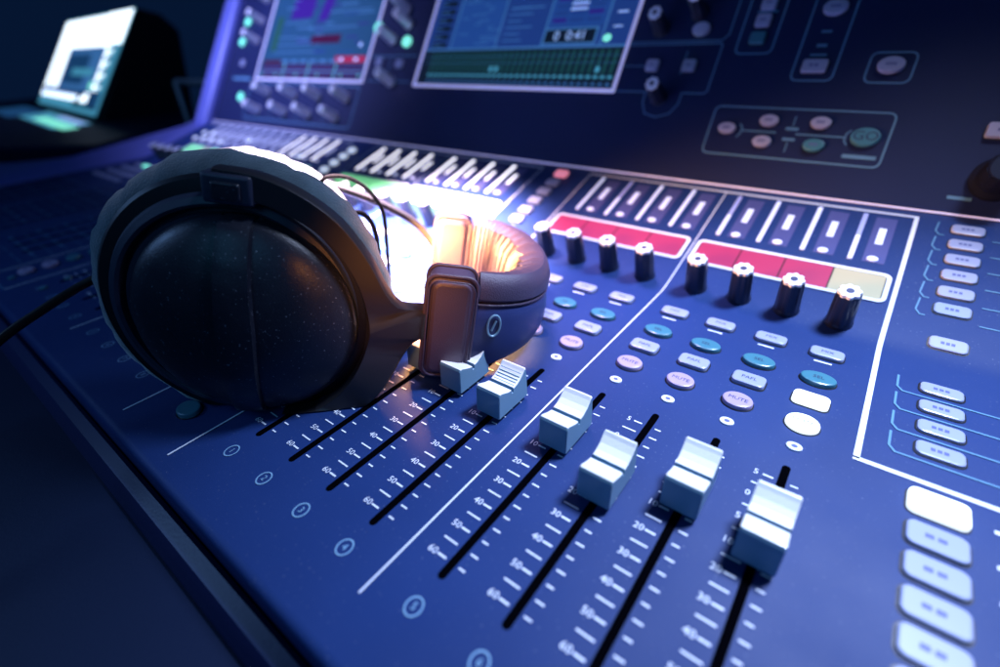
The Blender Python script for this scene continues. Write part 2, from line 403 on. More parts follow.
# fader cap: two-lobed profile
def fader_cap(ribs):
    prof = [(-.40, .10), (-.385, .34), (-.37, .56), (-.345, .60), (-.31, .605), (-.24, .575), (-.14, .53), (-.035, .50), (-.02, .42), (.02, .42), (.035, .505),
            (.14, .53), (.24, .58), (.33, .655), (.37, .70), (.395, .705), (.41, .67), (.43, .36), (.44, .10)]
    mb = MB(); n = len(prof)
    xs = [(-.25, .03), (-.235, .0), (.235, .0), (.25, .03)]
    vs = []
    cy, cz = 0.0, .35
    for x, ins in xs:
        for y, z in prof:
            k = 1 - ins * 1.1
            vs.append((x, cy + (y - cy) * k, .10 + (z - .10) * k))
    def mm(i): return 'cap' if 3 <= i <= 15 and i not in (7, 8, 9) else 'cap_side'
    for s_ in range(3):
        for i in range(n - 1):
            mb.add([vs[s_ * n + i], vs[s_ * n + i + 1], vs[(s_ + 1) * n + i + 1], vs[(s_ + 1) * n + i]], [(0, 3, 2, 1)], mm(i), None, False)
    for s_, flip in ((0, 0), (3, 1)):
        f = tuple(range(n)); mb.add(vs[s_ * n:s_ * n + n], [f if flip else f[::-1]], 'cap_side')
    for k in range(5 if ribs else 0):      # grip ribs on the rear lobe
        y = .08 + k * .055; z = .51 + max(0, y - .08) * .35 + .035 * (k / 4) ** 2
        mb.box((0, y, z), (.44, .016, .02), 'cap_side')
    mb.box((0, 0, .06), (.09, .16, .1), 'black')
    return mb.mesh('fader_cap')
CAP = fader_cap(False); CAPR = fader_cap(True)
def flute(t, k): return 1 - .085 * (0.5 + 0.5 * math.cos(8 * t)) ** 2
def knob_meshes(h=.90, r=.235):
    mb = MB()
    mb.lathe([(r * 1.12, 0), (r * 1.12, .05), (r * 1.06, .09), (r * 1.04, .12), (r * .98, h - .16), (r * .93, h - .07)], 'knob', 64, None, 'z', lambda t, k: flute(t, k) if k > 2 else 1)
    body = mb.mesh('knob')
    mb = MB()
    star = [((r * .90 * (1 - .16 * (0.5 + 0.5 * math.cos(8 * t)) ** 1.5)) * math.cos(t), (r * .90 * (1 - .16 * (0.5 + 0.5 * math.cos(8 * t)) ** 1.5)) * math.sin(t)) for t in [2 * pi * k / 64 for k in range(64)]]
    mb.prism(star, h - .07, h, 'white', .02)
    mb.prism(oval(r * .62, r * .62, 20), h - .001, h + .006, 'ink_dark')
    return body, mb.mesh('knob_cap')
KB, KC = knob_meshes(); KS = KB.copy(); KS.materials[0] = M['knob_silver']
def knob(mw, silver=False):
    o = put('knob', KS if silver else KB, CON, mw); put('knob_cap', KC, o, mw); return o
def smudge(mb, z, w_=.24, n=4):
    # small unreadable legend: a few short dark strokes
    x = -w_ / 2
    for k in range(n):
        d = w_ / n; mb.quad(x + k * d, -.035, x + k * d + d * .72, .035, 'ink', z)
def btn(kind, mt='button', wd=.6, hd=.38, hgt=.09, lab=True, n=4, txt=None):
    mb = MB()
    pts = {'rect': lambda: rrect(wd, hd, .10), 'sq': lambda: rrect(wd, hd, .07), 'oval': lambda: oval(wd, hd)}[kind]()
    mb.prism(offset(pts, .022), 0, .010, 'black')
    mb.prism(pts, 0, hgt, mt, .03, None, True, None)
    if txt: put_text(mb, txt, .125, 0, 0, hgt + .004, 'ink_dark')
    elif lab: smudge(mb, hgt + .004, wd * .4, n)
    return mb.mesh('push_button')
B_rc2 = btn('rect', 'button', .58, .34, .08, True, 5, 'MIX')
B_ovl = btn('oval', 'button_teal', .58, .40, .09, True, 3, 'SEL')
B_rc1 = btn('rect', 'button', .56, .36, .09, True, 3, 'PAFL')
B_rnd = btn('oval', 'button_pink', .50, .42, .09, True, 4, 'MUTE')
B_rc1L = btn('rect', 'button_lit', .56, .36, .09, False)
B_rndL = btn('oval', 'button_lit', .50, .44, .09, True, 4, 'MUTE')
mb = MB(); mb.prism(oval(.23, .19), 0, .03, 'white', .01); mb.prism(oval(.09, .07, 12), .03, .034, 'ink'); DOT = mb.mesh('indicator_light')
mb = MB(); mb.quad(-.15, -.02, .15, .02, 'print'); UND = mb.mesh('button_mark')
def front_mark(txt):
    mb = MB(); p = oval(.21, .24, 24); mb.line(p, .02, 'print_mid', .012, True); put_text(mb, txt, .14, 0, 0, .012, 'print_mid'); return mb.mesh('channel_number')
mb = MB(); mb.prism(rrect(.10, 1.86, .02, 3, 0, 0), 0, .03, 'meter_lit'); MET = mb.mesh('level_meter')
mb = MB(); mb.prism(rrect(.10, .95, .02, 3, 0, .45), 0, .03, 'meter_dim'); mb.prism(rrect(.10, .92, .02, 3, 0, -.485), 0, .034, 'meter_lit'); METH = mb.mesh('level_meter')
mb = MB(); mb.prism(rrect(.14, 1.86, .02, 3, 0, 0), 0, .03, 'meter_hot'); METB = mb.mesh('level_meter')
def meter_plate(hot):
    mb = MB(); mb.quad(-.19, 10.4, .24, 12.2, 'meter_plate', .012)
    mb.quad(-.06, 11.1, .09, 11.75, 'meter_hot' if hot else 'meter_lit', .02)
    mb.prism(oval(.22, .17, 16, .0, 10.52), .012, .04, 'meter_lit'); return mb.mesh('meter_plate')
MPL, MPH = meter_plate(0), meter_plate(1)
CAPV = {2: 2.3, 3: 2.15, 4: 2.12, 5: 1.58, 6: 2.1, 7: 1.86, 0: 2.5, 1: 2.4}
def strip(x, k, lit=False, hot=False, front=True, capv=None):
    put('fader_slot', SLOT, CON, at(DESK, x, 0, 0))
    put('fader_scale', SM, CON, at(DESK, x, 0, 0))
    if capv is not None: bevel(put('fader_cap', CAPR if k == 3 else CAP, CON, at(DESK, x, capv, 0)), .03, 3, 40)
    put('indicator_light', DOT, CON, at(DESK, x, 3.95))
    put('push_button', B_rndL if lit else B_rnd, CON, at(DESK, x, 4.54), 'lit white round push button' if lit else None)
    put('push_button', B_rc1L if lit else B_rc1, CON, at(DESK, x, 5.25), 'lit white rectangular push button' if lit else None)
    put('oval_button', B_ovl, CON, at(DESK, x, 5.95))
    put('mode_button', B_rc2, CON, at(DESK, x, 6.92))
    put('button_mark', UND, CON, at(DESK, x - .02, 6.62))
    put('channel_number', front_mark(str(k + 1)), CON, at(DESK, x, -1.27))
    knob(at(TILT, x, 8.25, 0, .2 * k))
    put('level_meter', METB if hot else (METH if k % 3 == 1 else MET), CON, at(TILT, x - .227, 11.35))
    put('meter_plate', MPH if hot else MPL, CON, at(TILT, x + .2, 0))
for k, x in enumerate(BANK2): strip(x, k, lit=(k == 7), capv=CAPV[k])
for k, x in enumerate(BANK1): strip(x, k, hot=True, capv=2.2 + .3 * ((k * 37) % 5) / 5)
# channel name displays (four cells each)
def display(x0, x1, cells, name):
    mb = MB(); cx = (x0 + x1) / 2; wd = x1 - x0; v0, v1 = 9.14, 10.03; cy = (v0 + v1) / 2
    mb.line(rrect(wd, v1 - v0, .12, 5, cx, cy), .085, 'print', .03, True)
    mb.prism(rrect(wd, v1 - v0, .12, 5, cx, cy), 0, .02, 'black')
    n = len(cells)
    fr = put('channel_display', mb.mesh('channel_display'), CON, TILT)
    for i, c in enumerate(cells):
        a = x0 + .05 + (wd - .1) * i / n; b = x0 + .05 + (wd - .1) * (i + 1) / n
        m2 = MB(); m2.quad(a + .015, v0 + .05, b - .015, v1 - .05, c, .024); put('display_cell', m2.mesh('display_cell'), fr, TILT)
display(-.60, 3.50, ['cell_red'] * 4, 'r'); display(3.78, 7.93, ['cell_red'] * 3 + ['cell_cream'], 'r2')
display(-11.65, -7.5, ['cell_green'] * 4, 'g'); display(-7.2, -2.95, ['cell_green'] * 4, 'g2')
display(-26.3, -22.6, ['cell_green', 'cell_green', 'cell_cream', 'cell_green'], 'g3'); display(-22.4, -18.2, ['cell_cream', 'cell_green', 'cell_green', 'cell_green'], 'g4'); display(-17.9, -14.0, ['cell_green'] * 4, 'g5')
# left bank: thin meters
for k in range(13):
    x = -26.3 + k * .965
    put('level_meter', METB if k > 8 else MET, CON, at(TILT, x, 11.45)); put('meter_plate', MPL, CON, at(TILT, x + .42, 0))
mb = MB(); mb.prism(oval(.36, .30, 16), 0, .05, 'led', .015); LEDB = mb.mesh('indicator_light')
for x, v in [(-27.05, 11.31), (-26.15, 11.41), (-27.02, 10.63), (-26.1, 10.73), (-24.97, 10.66), (-23.89, 10.67), (-21.47, 11.19), (-15.82, 10.61)]:
    put('indicator_light', LEDB, CON, at(TILT, x, v, .02))
# left bank: knobs, buttons and fader scales (dim, far from the lens)
B_left = btn('rect', 'button', .62, .26, .12, False)
B_leftg = btn('rect', 'led_green', .62, .26, .12, False)
for c, x in enumerate([-26.6, -25.6, -24.6, -23.6, -21.6, -20.6, -19.6, -18.6, -17.0, -16.0, -15.0, -14.2]):
    knob(at(TILT, x, 8.25))
    for v in (6.9, 6.2, 5.5, 4.8):
        if c < 6 or v > 5: put('small_button', B_leftg if (c == 1 and v == 6.9) else B_left, CON, at(DESK, x, v, 0, 0))
mb = MB()
for x in [-27.6, -26.6, -25.6, -24.6, -22.4, -21.4, -20.4, -19.4, -17.2, -16.2, -15.2, -14.4]:
    for k in range(12):
        v = -1.1 + k * .42; mb.quad(x - .28, v - .02, x - .1, v + .02, 'print_dim'); mb.quad(x + .1, v - .02, x + .26, v + .02, 'print_dim')
        if k % 2: mb.prism(oval(.13, .13, 10, x - .36, v), 0, .014, 'print_dim')
put('fader_scale', mb.mesh('fader_scale'), CON, DESK)
for k, x in enumerate([-27.6, -26.6, -25.6, -24.6, -22.4, -21.4, -20.4, -19.4, -17.2, -16.2, -15.2]):
    put('fader_slot', SLOT, CON, at(DESK, x, 0))
# button columns between the banks
B_col = btn('sq', 'button', .46, .34, .11, False); B_colp = btn('sq', 'led_red', .46, .34, .11, False); B_colh = btn('oval', 'led', .46, .36, .11, False)
for i, v in enumerate([12.13, 11.55, 10.99, 10.42, 9.85, 9.33, 8.75]):
    put('side_button', B_colp if i == 0 else B_col, CON, at(TILT, -1.8, v), 'red lit side button' if i == 0 else None)
for v in [11.7, 11.15, 10.56, 9.96, 9.41, 8.8]: put('side_button', B_colh, CON, at(TILT, -12.96, v))
B_b = btn('oval', 'button_teal', .5, .4, .09, False); B_p = btn('oval', 'button_pink', .55, .42, .09, True, 3); B_s = btn('oval', 'button_teal', .22, .2, .05, False)
put('side_button', B_b, CON, at(DESK, -1.66, -1.22)); put('side_button', B_b, CON, at(DESK, -1.8, .2))
for i, v in enumerate([-1.2, -.59, .03, .65]): put('side_button', B_p if i < 2 else B_b, CON, at(DESK, -12.88, v))
put('side_button', B_s, CON, at(DESK, -12.7, -1.6)); put('side_button', B_s, CON, at(DESK, -11.1, -.6)); put('side_button', B_s, CON, at(DESK, -10.9, -1.25))
# right hand button column
B_r = btn('rect', 'button', .60, .34, .05, True, 3); B_rl = btn('rect', 'button', .80, .46, .09, True, 1)
for v in [12.14, 11.56, 11.0, 10.44, 9.87, 9.32]: put('select_button', B_r, CON, at(TILT, 9.06, v))
put('select_button', B_r, CON, at(TILT, 9.10, 8.32))
for v in [6.74, 6.16, 5.57, 4.99]: put('select_button', B_r, CON, at(DESK, 9.06, v))
B_rlit = btn('rect', 'button_lit', .66, .46, .09, False); B_rl = btn('rect', 'button', .64, .42, .06, True, 2)
for i, v in enumerate([3.77, 3.18, 2.64, 2.10, 1.58, 1.05]):
    put('layer_button', B_rlit if i == 0 else B_rl, CON, at(DESK, 9.05, v), 'lit white layer button at the head of the column' if i == 0 else None)
    mb = MB(); mb.quad(9.62, v - .03, 9.92, v + .03, 'print'); put('button_mark', mb.mesh('button_mark'), CON, at(DESK, 0, 0))

# ---------------------------------------------------------------- upright panel controls
um = MB()
def box_outline(pts, r=.18, wd=.045, mt='print_dim'):
    # rounded polygon outline
    n = len(pts); out = []
    for i in range(n):
        a, b, c = Vector(pts[i - 1]), Vector(pts[i]), Vector(pts[(i + 1) % n])
        p0 = b + (a - b).normalized() * r; p1 = b + (c - b).normalized() * r
        for k in range(5):
            t = k / 4; out.append(tuple((1 - t) ** 2 * p0 + 2 * t * (1 - t) * b + t * t * p1))
    um.line(out, wd, mt, .012, True)
box_outline([(2.5, .97), (6.97, .97), (6.97, 2.40), (2.5, 2.40)])
box_outline([(4.22, 3.21), (5.24, 3.21), (5.24, 6.2), (4.22, 6.2)])
box_outline([(5.97, 3.18), (6.95, 3.18), (6.95, 3.98), (5.97, 3.98)])
box_outline([(2.48, 3.99), (3.48, 3.99), (3.48, 6.4), (2.48, 6.4)])
um.line([(-1.05, 4.33), (2.0, 4.33), (2.06, 4.27), (2.06, 2.84), (1.98, 2.76), (1.3, 2.76)], .04, 'print_dim')
um.line([(-1.05, 2.76), (.1, 2.76), (.12, 2.4), (.3, 2.05), (.7, 1.95), (1.1, 2.08), (1.3, 2.4), (1.3, 2.76)], .04, 'print_dim')
um.line([(-1.05, 3.62), (.2, 3.62)], .03, 'print_dim'); um.line([(1.05, 3.35), (1.05, 4.1)], .03, 'print_dim')
um.line([(2.0, 4.42), (2.15, 4.6), (2.15, 6.6)], .04, 'print_dim'); um.line([(-1.05, 4.42), (2.0, 4.42)], .04, 'print_dim')
# transport box interior
um.line([(3.42, 1.71), (4.35, 1.71)], .04, 'print_dim'); um.line([(4.85, 1.70), (6.05, 1.70)], .04, 'print_dim')
um.line([(3.33, 1.9), (3.42, 1.8), (3.42, 1.62), (3.33, 1.5)], .035, 'print_dim'); um.line([(6.12, 1.9), (6.03, 1.8), (6.03, 1.6), (6.12, 1.5)], .035, 'print_dim')
um.line([(4.72, 1.92), (4.72, 2.2)], .03, 'print_dim'); um.line([(4.72, 1.45), (4.72, 1.18)], .03, 'print_dim')
um.quad(4.56, 1.80, 4.88, 1.88, 'print_dim'); um.quad(4.56, 1.50, 4.88, 1.58, 'print_dim')
um.quad(6.1, 1.16, 6.85, 1.26, 'print_dim')
um.quad(4.6, 4.55, 4.85, 4.62, 'print_dim'); um.quad(4.6, 4.15, 4.85, 4.24, 'print_dim'); um.quad(4.52, 3.9, 4.92, 3.96, 'print_dim')
um.quad(2.75, 5.2, 3.3, 5.27, 'print_dim')
put('printed_lines', um.mesh('printed_lines'), CON, UP); um = MB()
# left boxes
box_outline([(-24.9, .5), (-14.6, .5), (-14.6, 2.6), (-24.9, 2.6)], .2, .05)
for x in (-22.0, -19.3, -16.9): um.line([(x, .6), (x, 1.5)], .03, 'print_dim')
um.line([(-14.4, 4.1), (-11.2, 4.1)], .05, 'print_dim'); um.line([(-11.2, 2.9), (-14.2, 2.9)], .04, 'print_dim'); um.line([(-27.3, 2.85), (-25.2, 2.85)], .16, 'print_dim')
um.line([(-12.9, 2.9), (-12.9, 4.1)], .03, 'print_dim')
put('printed_lines', um.mesh('printed_lines'), CON, UP)
for x, v in [(-22.81, 2.04), (-20.1, 2.01), (-17.86, 2.03), (-15.47, 2.01), (-23.39, 1.01), (-20.62, 1.03), (-18.3, 1.04), (-15.92, 1.01), (-25.69, 6.4), (-25.64, 5.18),
             (-25.7, 7.7), (-12.39, 5.6), (-12.8, 6.3), (-13.19, 4.88), (-12.47, 2.88), (-.05, 4.82), (1.04, 5.30), (.62, 2.58)]:
    knob(at(UP, x, v, 0, x), x < -12)
for x, v in [(-27.25, 6.39), (-27.3, 5.13), (-25.72, 1.71), (-14.45, 5.5), (-12.14, 4.75)]:
    put('indicator_light', (lambda mb: (mb.prism(oval(.55, .5, 16), 0, .1, 'led_green', .03), mb.mesh('indicator_light'))[1])(MB()), CON, at(UP, x, v))
BU = btn('oval', 'button', .55, .42, .12, False); BR = btn('sq', 'button', .42, .36, .12, True, 2); BRT = btn('sq', 'button_teal', .42, .34, .12, False)
BO = btn('oval', 'button', .60, .42, .14, True, 5); BOs = btn('oval', 'button', .50, .32, .12, True, 3); BOt = btn('oval', 'button_teal', .52, .34, .12, True, 3)
BQ = btn('sq', 'button', .62, .36, .12, True, 2)
put('panel_button', BU, CON, at(UP, 1.28, 3.98 + .6)) if False else None
for me, x, v in [(BU, 1.26, 4.76), (BR, .05, 3.62), (BR, 1.26, 3.61), (BR, -13.62, 3.8), (BR, -12.2, 3.7), (BR, -26.5, 3.78), (BO, 4.75, 5.21), (BQ, 4.73, 3.59), (BO, 6.46, 3.61),
                 (BR, 3.01, 5.45), (BR, 3.0, 4.94), (BRT, 3.0, 4.43), (BOs, 3.01, 1.73), (BOs, 4.08, 2.02), (BOs, 5.37, 2.03), (BOs, 4.07, 1.41), (BOt, 5.38, 1.41)]:
    put('panel_button', me, CON, at(UP, x, v))
mb = MB(); mb.prism(oval(.66, .48, 28), 0, .12, 'button_teal', .03); put_text(mb, 'GO', .34, 0, 0, .126, 'ink_dark', 0, 1.1); put('go_button', mb.mesh('go_button'), CON, at(UP, 6.47, 1.72))
# encoder and buttons cut by the right edge
mb = MB(); mat('jog', (0.006, 0.008, 0.02), 0.8, spec=0.1)
mb.lathe([(.50, 0), (.50, .12), (.40, .2), (.37, .7), (.34, .76)], 'jog', 48, None, 'z', lambda t, k: 1 - .06 * (.5 + .5 * math.cos(12 * t)) if k > 2 else 1)
o = put('jog_wheel', mb.mesh('jog_wheel'), CON, at(UP, 9.25, .95)); mb = MB(); mb.prism(oval(.60, .60, 32), .76, .79, 'knob', .02); put('jog_wheel_cap', mb.mesh('jog_wheel_cap'), o, at(UP, 9.25, .95))
put('panel_button', BQ, CON, at(UP, 9.05, 2.08)); put('panel_button', BRT, CON, at(UP, 9.1, 2.72))
mb = MB(); mb.quad(8.5, .40, 8.95, .48, 'print_dim'); put('button_mark', mb.mesh('button_mark'), CON, UP)

# ---------------------------------------------------------------- screens
def screen(x0, x1, w0, w1, label):
    mb = MB(); fw = .10
    for (a, b, c, d) in ((x0 - fw, w0 - fw, x1 + fw, w0), (x0 - fw, w1, x1 + fw, w1 + fw), (x0 - fw, w0, x0, w1), (x1, w0, x1 + fw, w1)):
        mb.box(((a + c) / 2, (b + d) / 2, .03), (c - a, d - b, .06), 'frame_lit')
    return put('screen', mb.mesh('screen'), CON, UP, label)
s2 = screen(-10.81, -1.12, 2.80, 11, 'right-hand screen showing a time readout above a row of meters')
mb = MB(); z = .006
mb.quad(-10.81, 2.8, -1.12, 11, 'scr_blue', z)
mb.quad(-10.75, 2.85, -1.15, 4.30, 'scr_dark', z + .005)
for k in range(32):
    x = -10.2 + k * .282
    mb.quad(x, 3.35, x + .12, 4.22, 'scr_green', z + .009)
    mb.quad(x, 3.18, x + .17, 3.28, 'scr_cyan', z + .009); mb.quad(x + .02, 2.93, x + .15, 3.01, 'scr_line', z + .009)
    if k in (12, 13, 29): mb.quad(x, 3.4, x + .17, 3.6, 'scr_cyan', z + .012)
for (x, w0) in ((-9.35, 4.33), (-6.9, 4.33), (-4.68, 4.33), (-2.2, 4.33)): mb.quad(x, w0, x + .07, 11, 'scr_line', z + .006)
mb.quad(-10.75, 4.30, -1.15, 4.38, 'scr_line', z + .006)
mb.quad(-9.28, 4.4, -6.92, 8, 'scr_blue2', z + .004); mb.quad(-4.6, 5.1, -2.25, 8, 'scr_blue2', z + .004)
for k in range(9): mb.quad(-10.45, 4.42 + k * .36, -9.6, 4.66 + k * .36, 'scr_dark', z + .006)
for k in range(6):
    mb.quad(-6.6, 4.62 + k * .26, -6.6 + random.uniform(.6, 1.6), 4.66 + k * .26, 'scr_line', z + .006)
mb.quad(-6.6, 5.9, -5.0, 5.95, 'scr_line', z + .006)
mb.quad(-4.66, 4.42, -2.38, 5.05, 'scr_line', z + .007); mb.quad(-4.58, 4.49, -2.46, 4.98, 'scr_dark', z + .010)
put_text(mb, '0  0:41', .50, -3.5, 4.735, z + .013, 'scr_text')
for k in range(3): mb.quad(-3.8, 5.7 + k * .2, -3.1, 5.78 + k * .2, 'scr_text', z + .007)
mb.quad(-1.85, 5.0, -1.5, 5.05, 'scr_text', z + .007); mb.quad(-1.85, 5.5, -1.45, 5.56, 'scr_text', z + .007); mb.quad(-1.85, 6.1, -1.5, 6.2, 'scr_purple', z + .007)
mb.add([(-1.95 + .16 * math.cos(a), 4.62 + .14 * math.sin(a), z + .008) for a in [2 * pi * k / 12 for k in range(12)]], [tuple(range(12))], 'led_green')
rr_ = random.Random(5)
for k in range(26):
    a = rr_.uniform(-9.1, -7.4); b_ = 4.55 + k * .135; mb.quad(a, b_, a + rr_.uniform(.2, .9), b_ + .03, 'scr_line', z + .008)
for k in range(8):
    for c in range(3):
        mb.quad(-4.45 + c * .72, 5.25 + k * .27, -3.85 + c * .72, 5.42 + k * .27, 'scr_blue' if (k + c) % 3 else 'scr_purple', z + .006)
for k in range(9):
    mb.quad(-10.4, 4.50 + k * .36, -10.4 + rr_.uniform(.2, .6), 4.54 + k * .36, 'scr_line', z + .011)
for k in range(10):
    mb.quad(-6.7, 6.3 + k * .3, -4.9, 6.5 + k * .3, 'scr_purple' if k % 2 else 'scr_blue2', z + .006)
mb.quad(-10.75, 3.74, -1.2, 3.75, 'scr_line', z + .013); mb.quad(-10.75, 4.0, -1.2, 4.01, 'scr_line', z + .013)
put('screen_image', mb.mesh('screen_image'), s2, UP)
s1 = screen(-24.5, -14.6, 2.88, 11, 'left-hand screen showing a red row above dark cells')
mb = MB(); mb.quad(-24.5, 2.88, -14.6, 11, 'scr_teal', z)
mb.quad(-24.2, 2.95, -14.8, 3.72, 'scr_maroon', z + .005)
for k in range(1, 4): mb.quad(-24.3 + k * 2.4, 2.9, -24.18 + k * 2.4, 3.8, 'scr_cyan', z + .008)
mb.quad(-24.2, 3.3, -14.8, 3.38, 'scr_line', z + .008)
mb.quad(-24.2, 3.78, -22.3, 3.98, 'scr_maroon', z + .008); mb.quad(-17.3, 3.80, -14.8, 4.14, 'scr_red', z + .008)
for x in (-16.9, -15.7): mb.quad(x, 3.9, x + .3, 4.04, 'scr_text', z + .01)
mb.quad(-19.9, 4.85, -17.3, 5.3, 'scr_maroon', z + .008); mb.quad(-19.2, 4.35, -18.3, 4.5, 'scr_blue', z + .008)
mb.quad(-22.5, 6.3, -20.4, 7.6, 'scr_purple', z + .006); mb.quad(-19.8, 6.1, -18.9, 7.4, 'scr_purple', z + .006, None, .3); mb.quad(-23.8, 4.5, -23.2, 6.5, 'scr_green', z + .006)
for k in range(7): mb.quad(-23.9 + random.random() * 8, 4.4 + k * .42, -23.0 + random.random() * 7 + 1, 4.45 + k * .42, 'scr_line', z + .004)
mb.quad(-15.6, 4.62, -15.4, 4.8, 'scr_text', z + .008)
for k in range(4):
    for c in range(6):
        mb.quad(-24.1 + k * 2.4 + c * .36, 3.05, -23.9 + k * 2.4 + c * .36, 3.22, 'scr_cyan' if (k + c) % 4 == 0 else 'scr_blue', z + .009)
        mb.quad(-24.1 + k * 2.4 + c * .36, 3.48, -23.85 + k * 2.4 + c * .36, 3.62, 'scr_blue', z + .009)
for k in range(30):
    a = rr_.uniform(-24, -16); b_ = rr_.uniform(4.3, 7.5); mb.quad(a, b_, a + rr_.uniform(.3, 1.6), b_ + .06, rr_.choice(['scr_line', 'scr_blue2', 'scr_purple']), z + .007)
for k in range(6): mb.quad(-22.2 + k * .9, 3.82, -21.6 + k * .9, 3.96, 'scr_line', z + .008)
put('screen_image', mb.mesh('screen_image'), s1, UP)

# ================================================================ HEADPHONES
HO = Vector((-0.63292, -0.19732, 1.90411))
ha = Vector((-0.67324736, 0.7341716, -0.08792068)); hh = Vector((0.73380918, 0.64878409, -0.20150258)); hw = Vector((0.09089594, 0.20017808, 0.97553404))
HF = frame(HO, hh, ha, hw)         # local axes: x towards the headband, y towards the far cup, z up
HP = root('headphones', (-.6, 1.5, 0), 'large black over-ear headphones lying on the console with padded headband pointing right', 'headphones')
CLAMP = .03
def hput(name, mb, par=HP, F=HF, smooth=False, label=None):
    Fi = F.inverted()
    for i, q in enumerate(mb.v):
        wq = F @ (q * S)
        if wq.z < CLAMP * S: wq.z = CLAMP * S; mb.v[i] = (Fi @ wq) / S
    return put(name, mb.mesh(name), par, F, label)
def ear_cup(F, sgn, par):
    """sgn -1: outer face towards -y"""
    T = lambda prof: [(r, sgn * -1 * a) for r, a in prof]
    mb = MB()
    mb.lathe(T([(1.64, -.02), (1.66, .12), (1.72, .12), (1.75, -.02), (1.80, -.05), (1.90, .0), (1.95, .10), (1.93, .2), (1.88, .36), (1.4, .36)]), 'plastic_soft', 96, None, 'y')
    cup = hput('ear_cup', mb, par, F)
    mb = MB()
    mb.lathe(T([(1.74, .05), (1.74, -.10), (1.70, -.19), (1.60, -.29), (1.42, -.39), (1.15, -.49), (.8, -.57), (.4, -.61), (.1, -.62), (.001, -.62)]), 'plastic', 96, Matrix.Translation(Vector((.20, 0, -.05))), 'y')
    hput('outer_dome', mb, cup, F)
    mb = MB()
    mb.lathe(T([(1.88, .14), (2.14, .17), (2.20, .24), (2.2, .50), (1.9, .52)]), 'black', 96, None, 'y'); hput('baffle_ring', mb, cup, F)
    mb = MB(); n = 96; rnd = random.Random(3)
    ph = [rnd.uniform(0, 6.28) for _ in range(6)]
    cr = []
    for k in range(17):
        t = -2.6 + k / 16 * 5.2 + (0)
        cr.append((2.0 + .42 * math.cos(t), .86 + .44 * math.sin(t)))
    cr = [(1.75, .50)] + cr[::1] + [(1.45, 1.2), (1.35, .8), (1.3, .5)]
    cr = [(2.09 + .38 * math.cos(t), .66 + .42 * math.sin(t)) for t in [-pi * .8 + k / 20 * pi * 1.7 for k in range(21)]] + [(1.52, .8), (1.5, .5)]
    mb.lathe(T(cr), 'velour', n, None, 'y', lambda t, k: 1 + .010 * math.sin(7 * t + ph[0]) + .006 * math.sin(23 * t + ph[1] + k * .4) + .005 * math.sin(41 * t + k))
    hput('ear_cushion', mb, cup, F)
    return cup
ear_cup(HF, -1, HP)
# ridge across the outer face
def dome_a(r):
    P = [(0, -.62), (.1, -.62), (.4, -.61), (.8, -.57), (1.15, -.49), (1.42, -.39), (1.60, -.29), (1.70, -.19), (1.74, -.10), (1.76, .05), (2.2, .05)]
    for (r0, a0), (r1, a1) in zip(P, P[1:]):
        if r <= r1: return a0 + (a1 - a0) * (r - r0) / (r1 - r0)
    return 0
def ridge(F, par, sgn):
    mb = MB(); nh, nw = 6, 40; vs = []; fs = []
    for j in range(nw + 1):
        wv = -1.74 + 3.48 * j / nw
        hw_ = .27 - .05 * abs(wv) / 1.8
        row = [(-hw_ - .02, .03), (-hw_, -.11)] + [(-hw_ + 2 * hw_ * i / 4, -.13) for i in range(1, 4)] + [(hw_, -.12), (hw_ + .02, .03)]
        for hx, da in row:
            hxx = hx + .16; r = math.hypot(hxx, wv); vs.append((hxx, -sgn * (dome_a(min(r, 1.75)) + da), wv))
    k = 7
    for j in range(nw):
        for i in range(k - 1): fs.append((j * k + i, j * k + i + 1, (j + 1) * k + i + 1, (j + 1) * k + i))
    mb.add(vs, fs, 'plastic', None, False); return hput('face_ridge', mb, par, F @ Matrix.Translation(Vector((.06, 0, -.05)) * S))
ridge(HF, HP, -1)
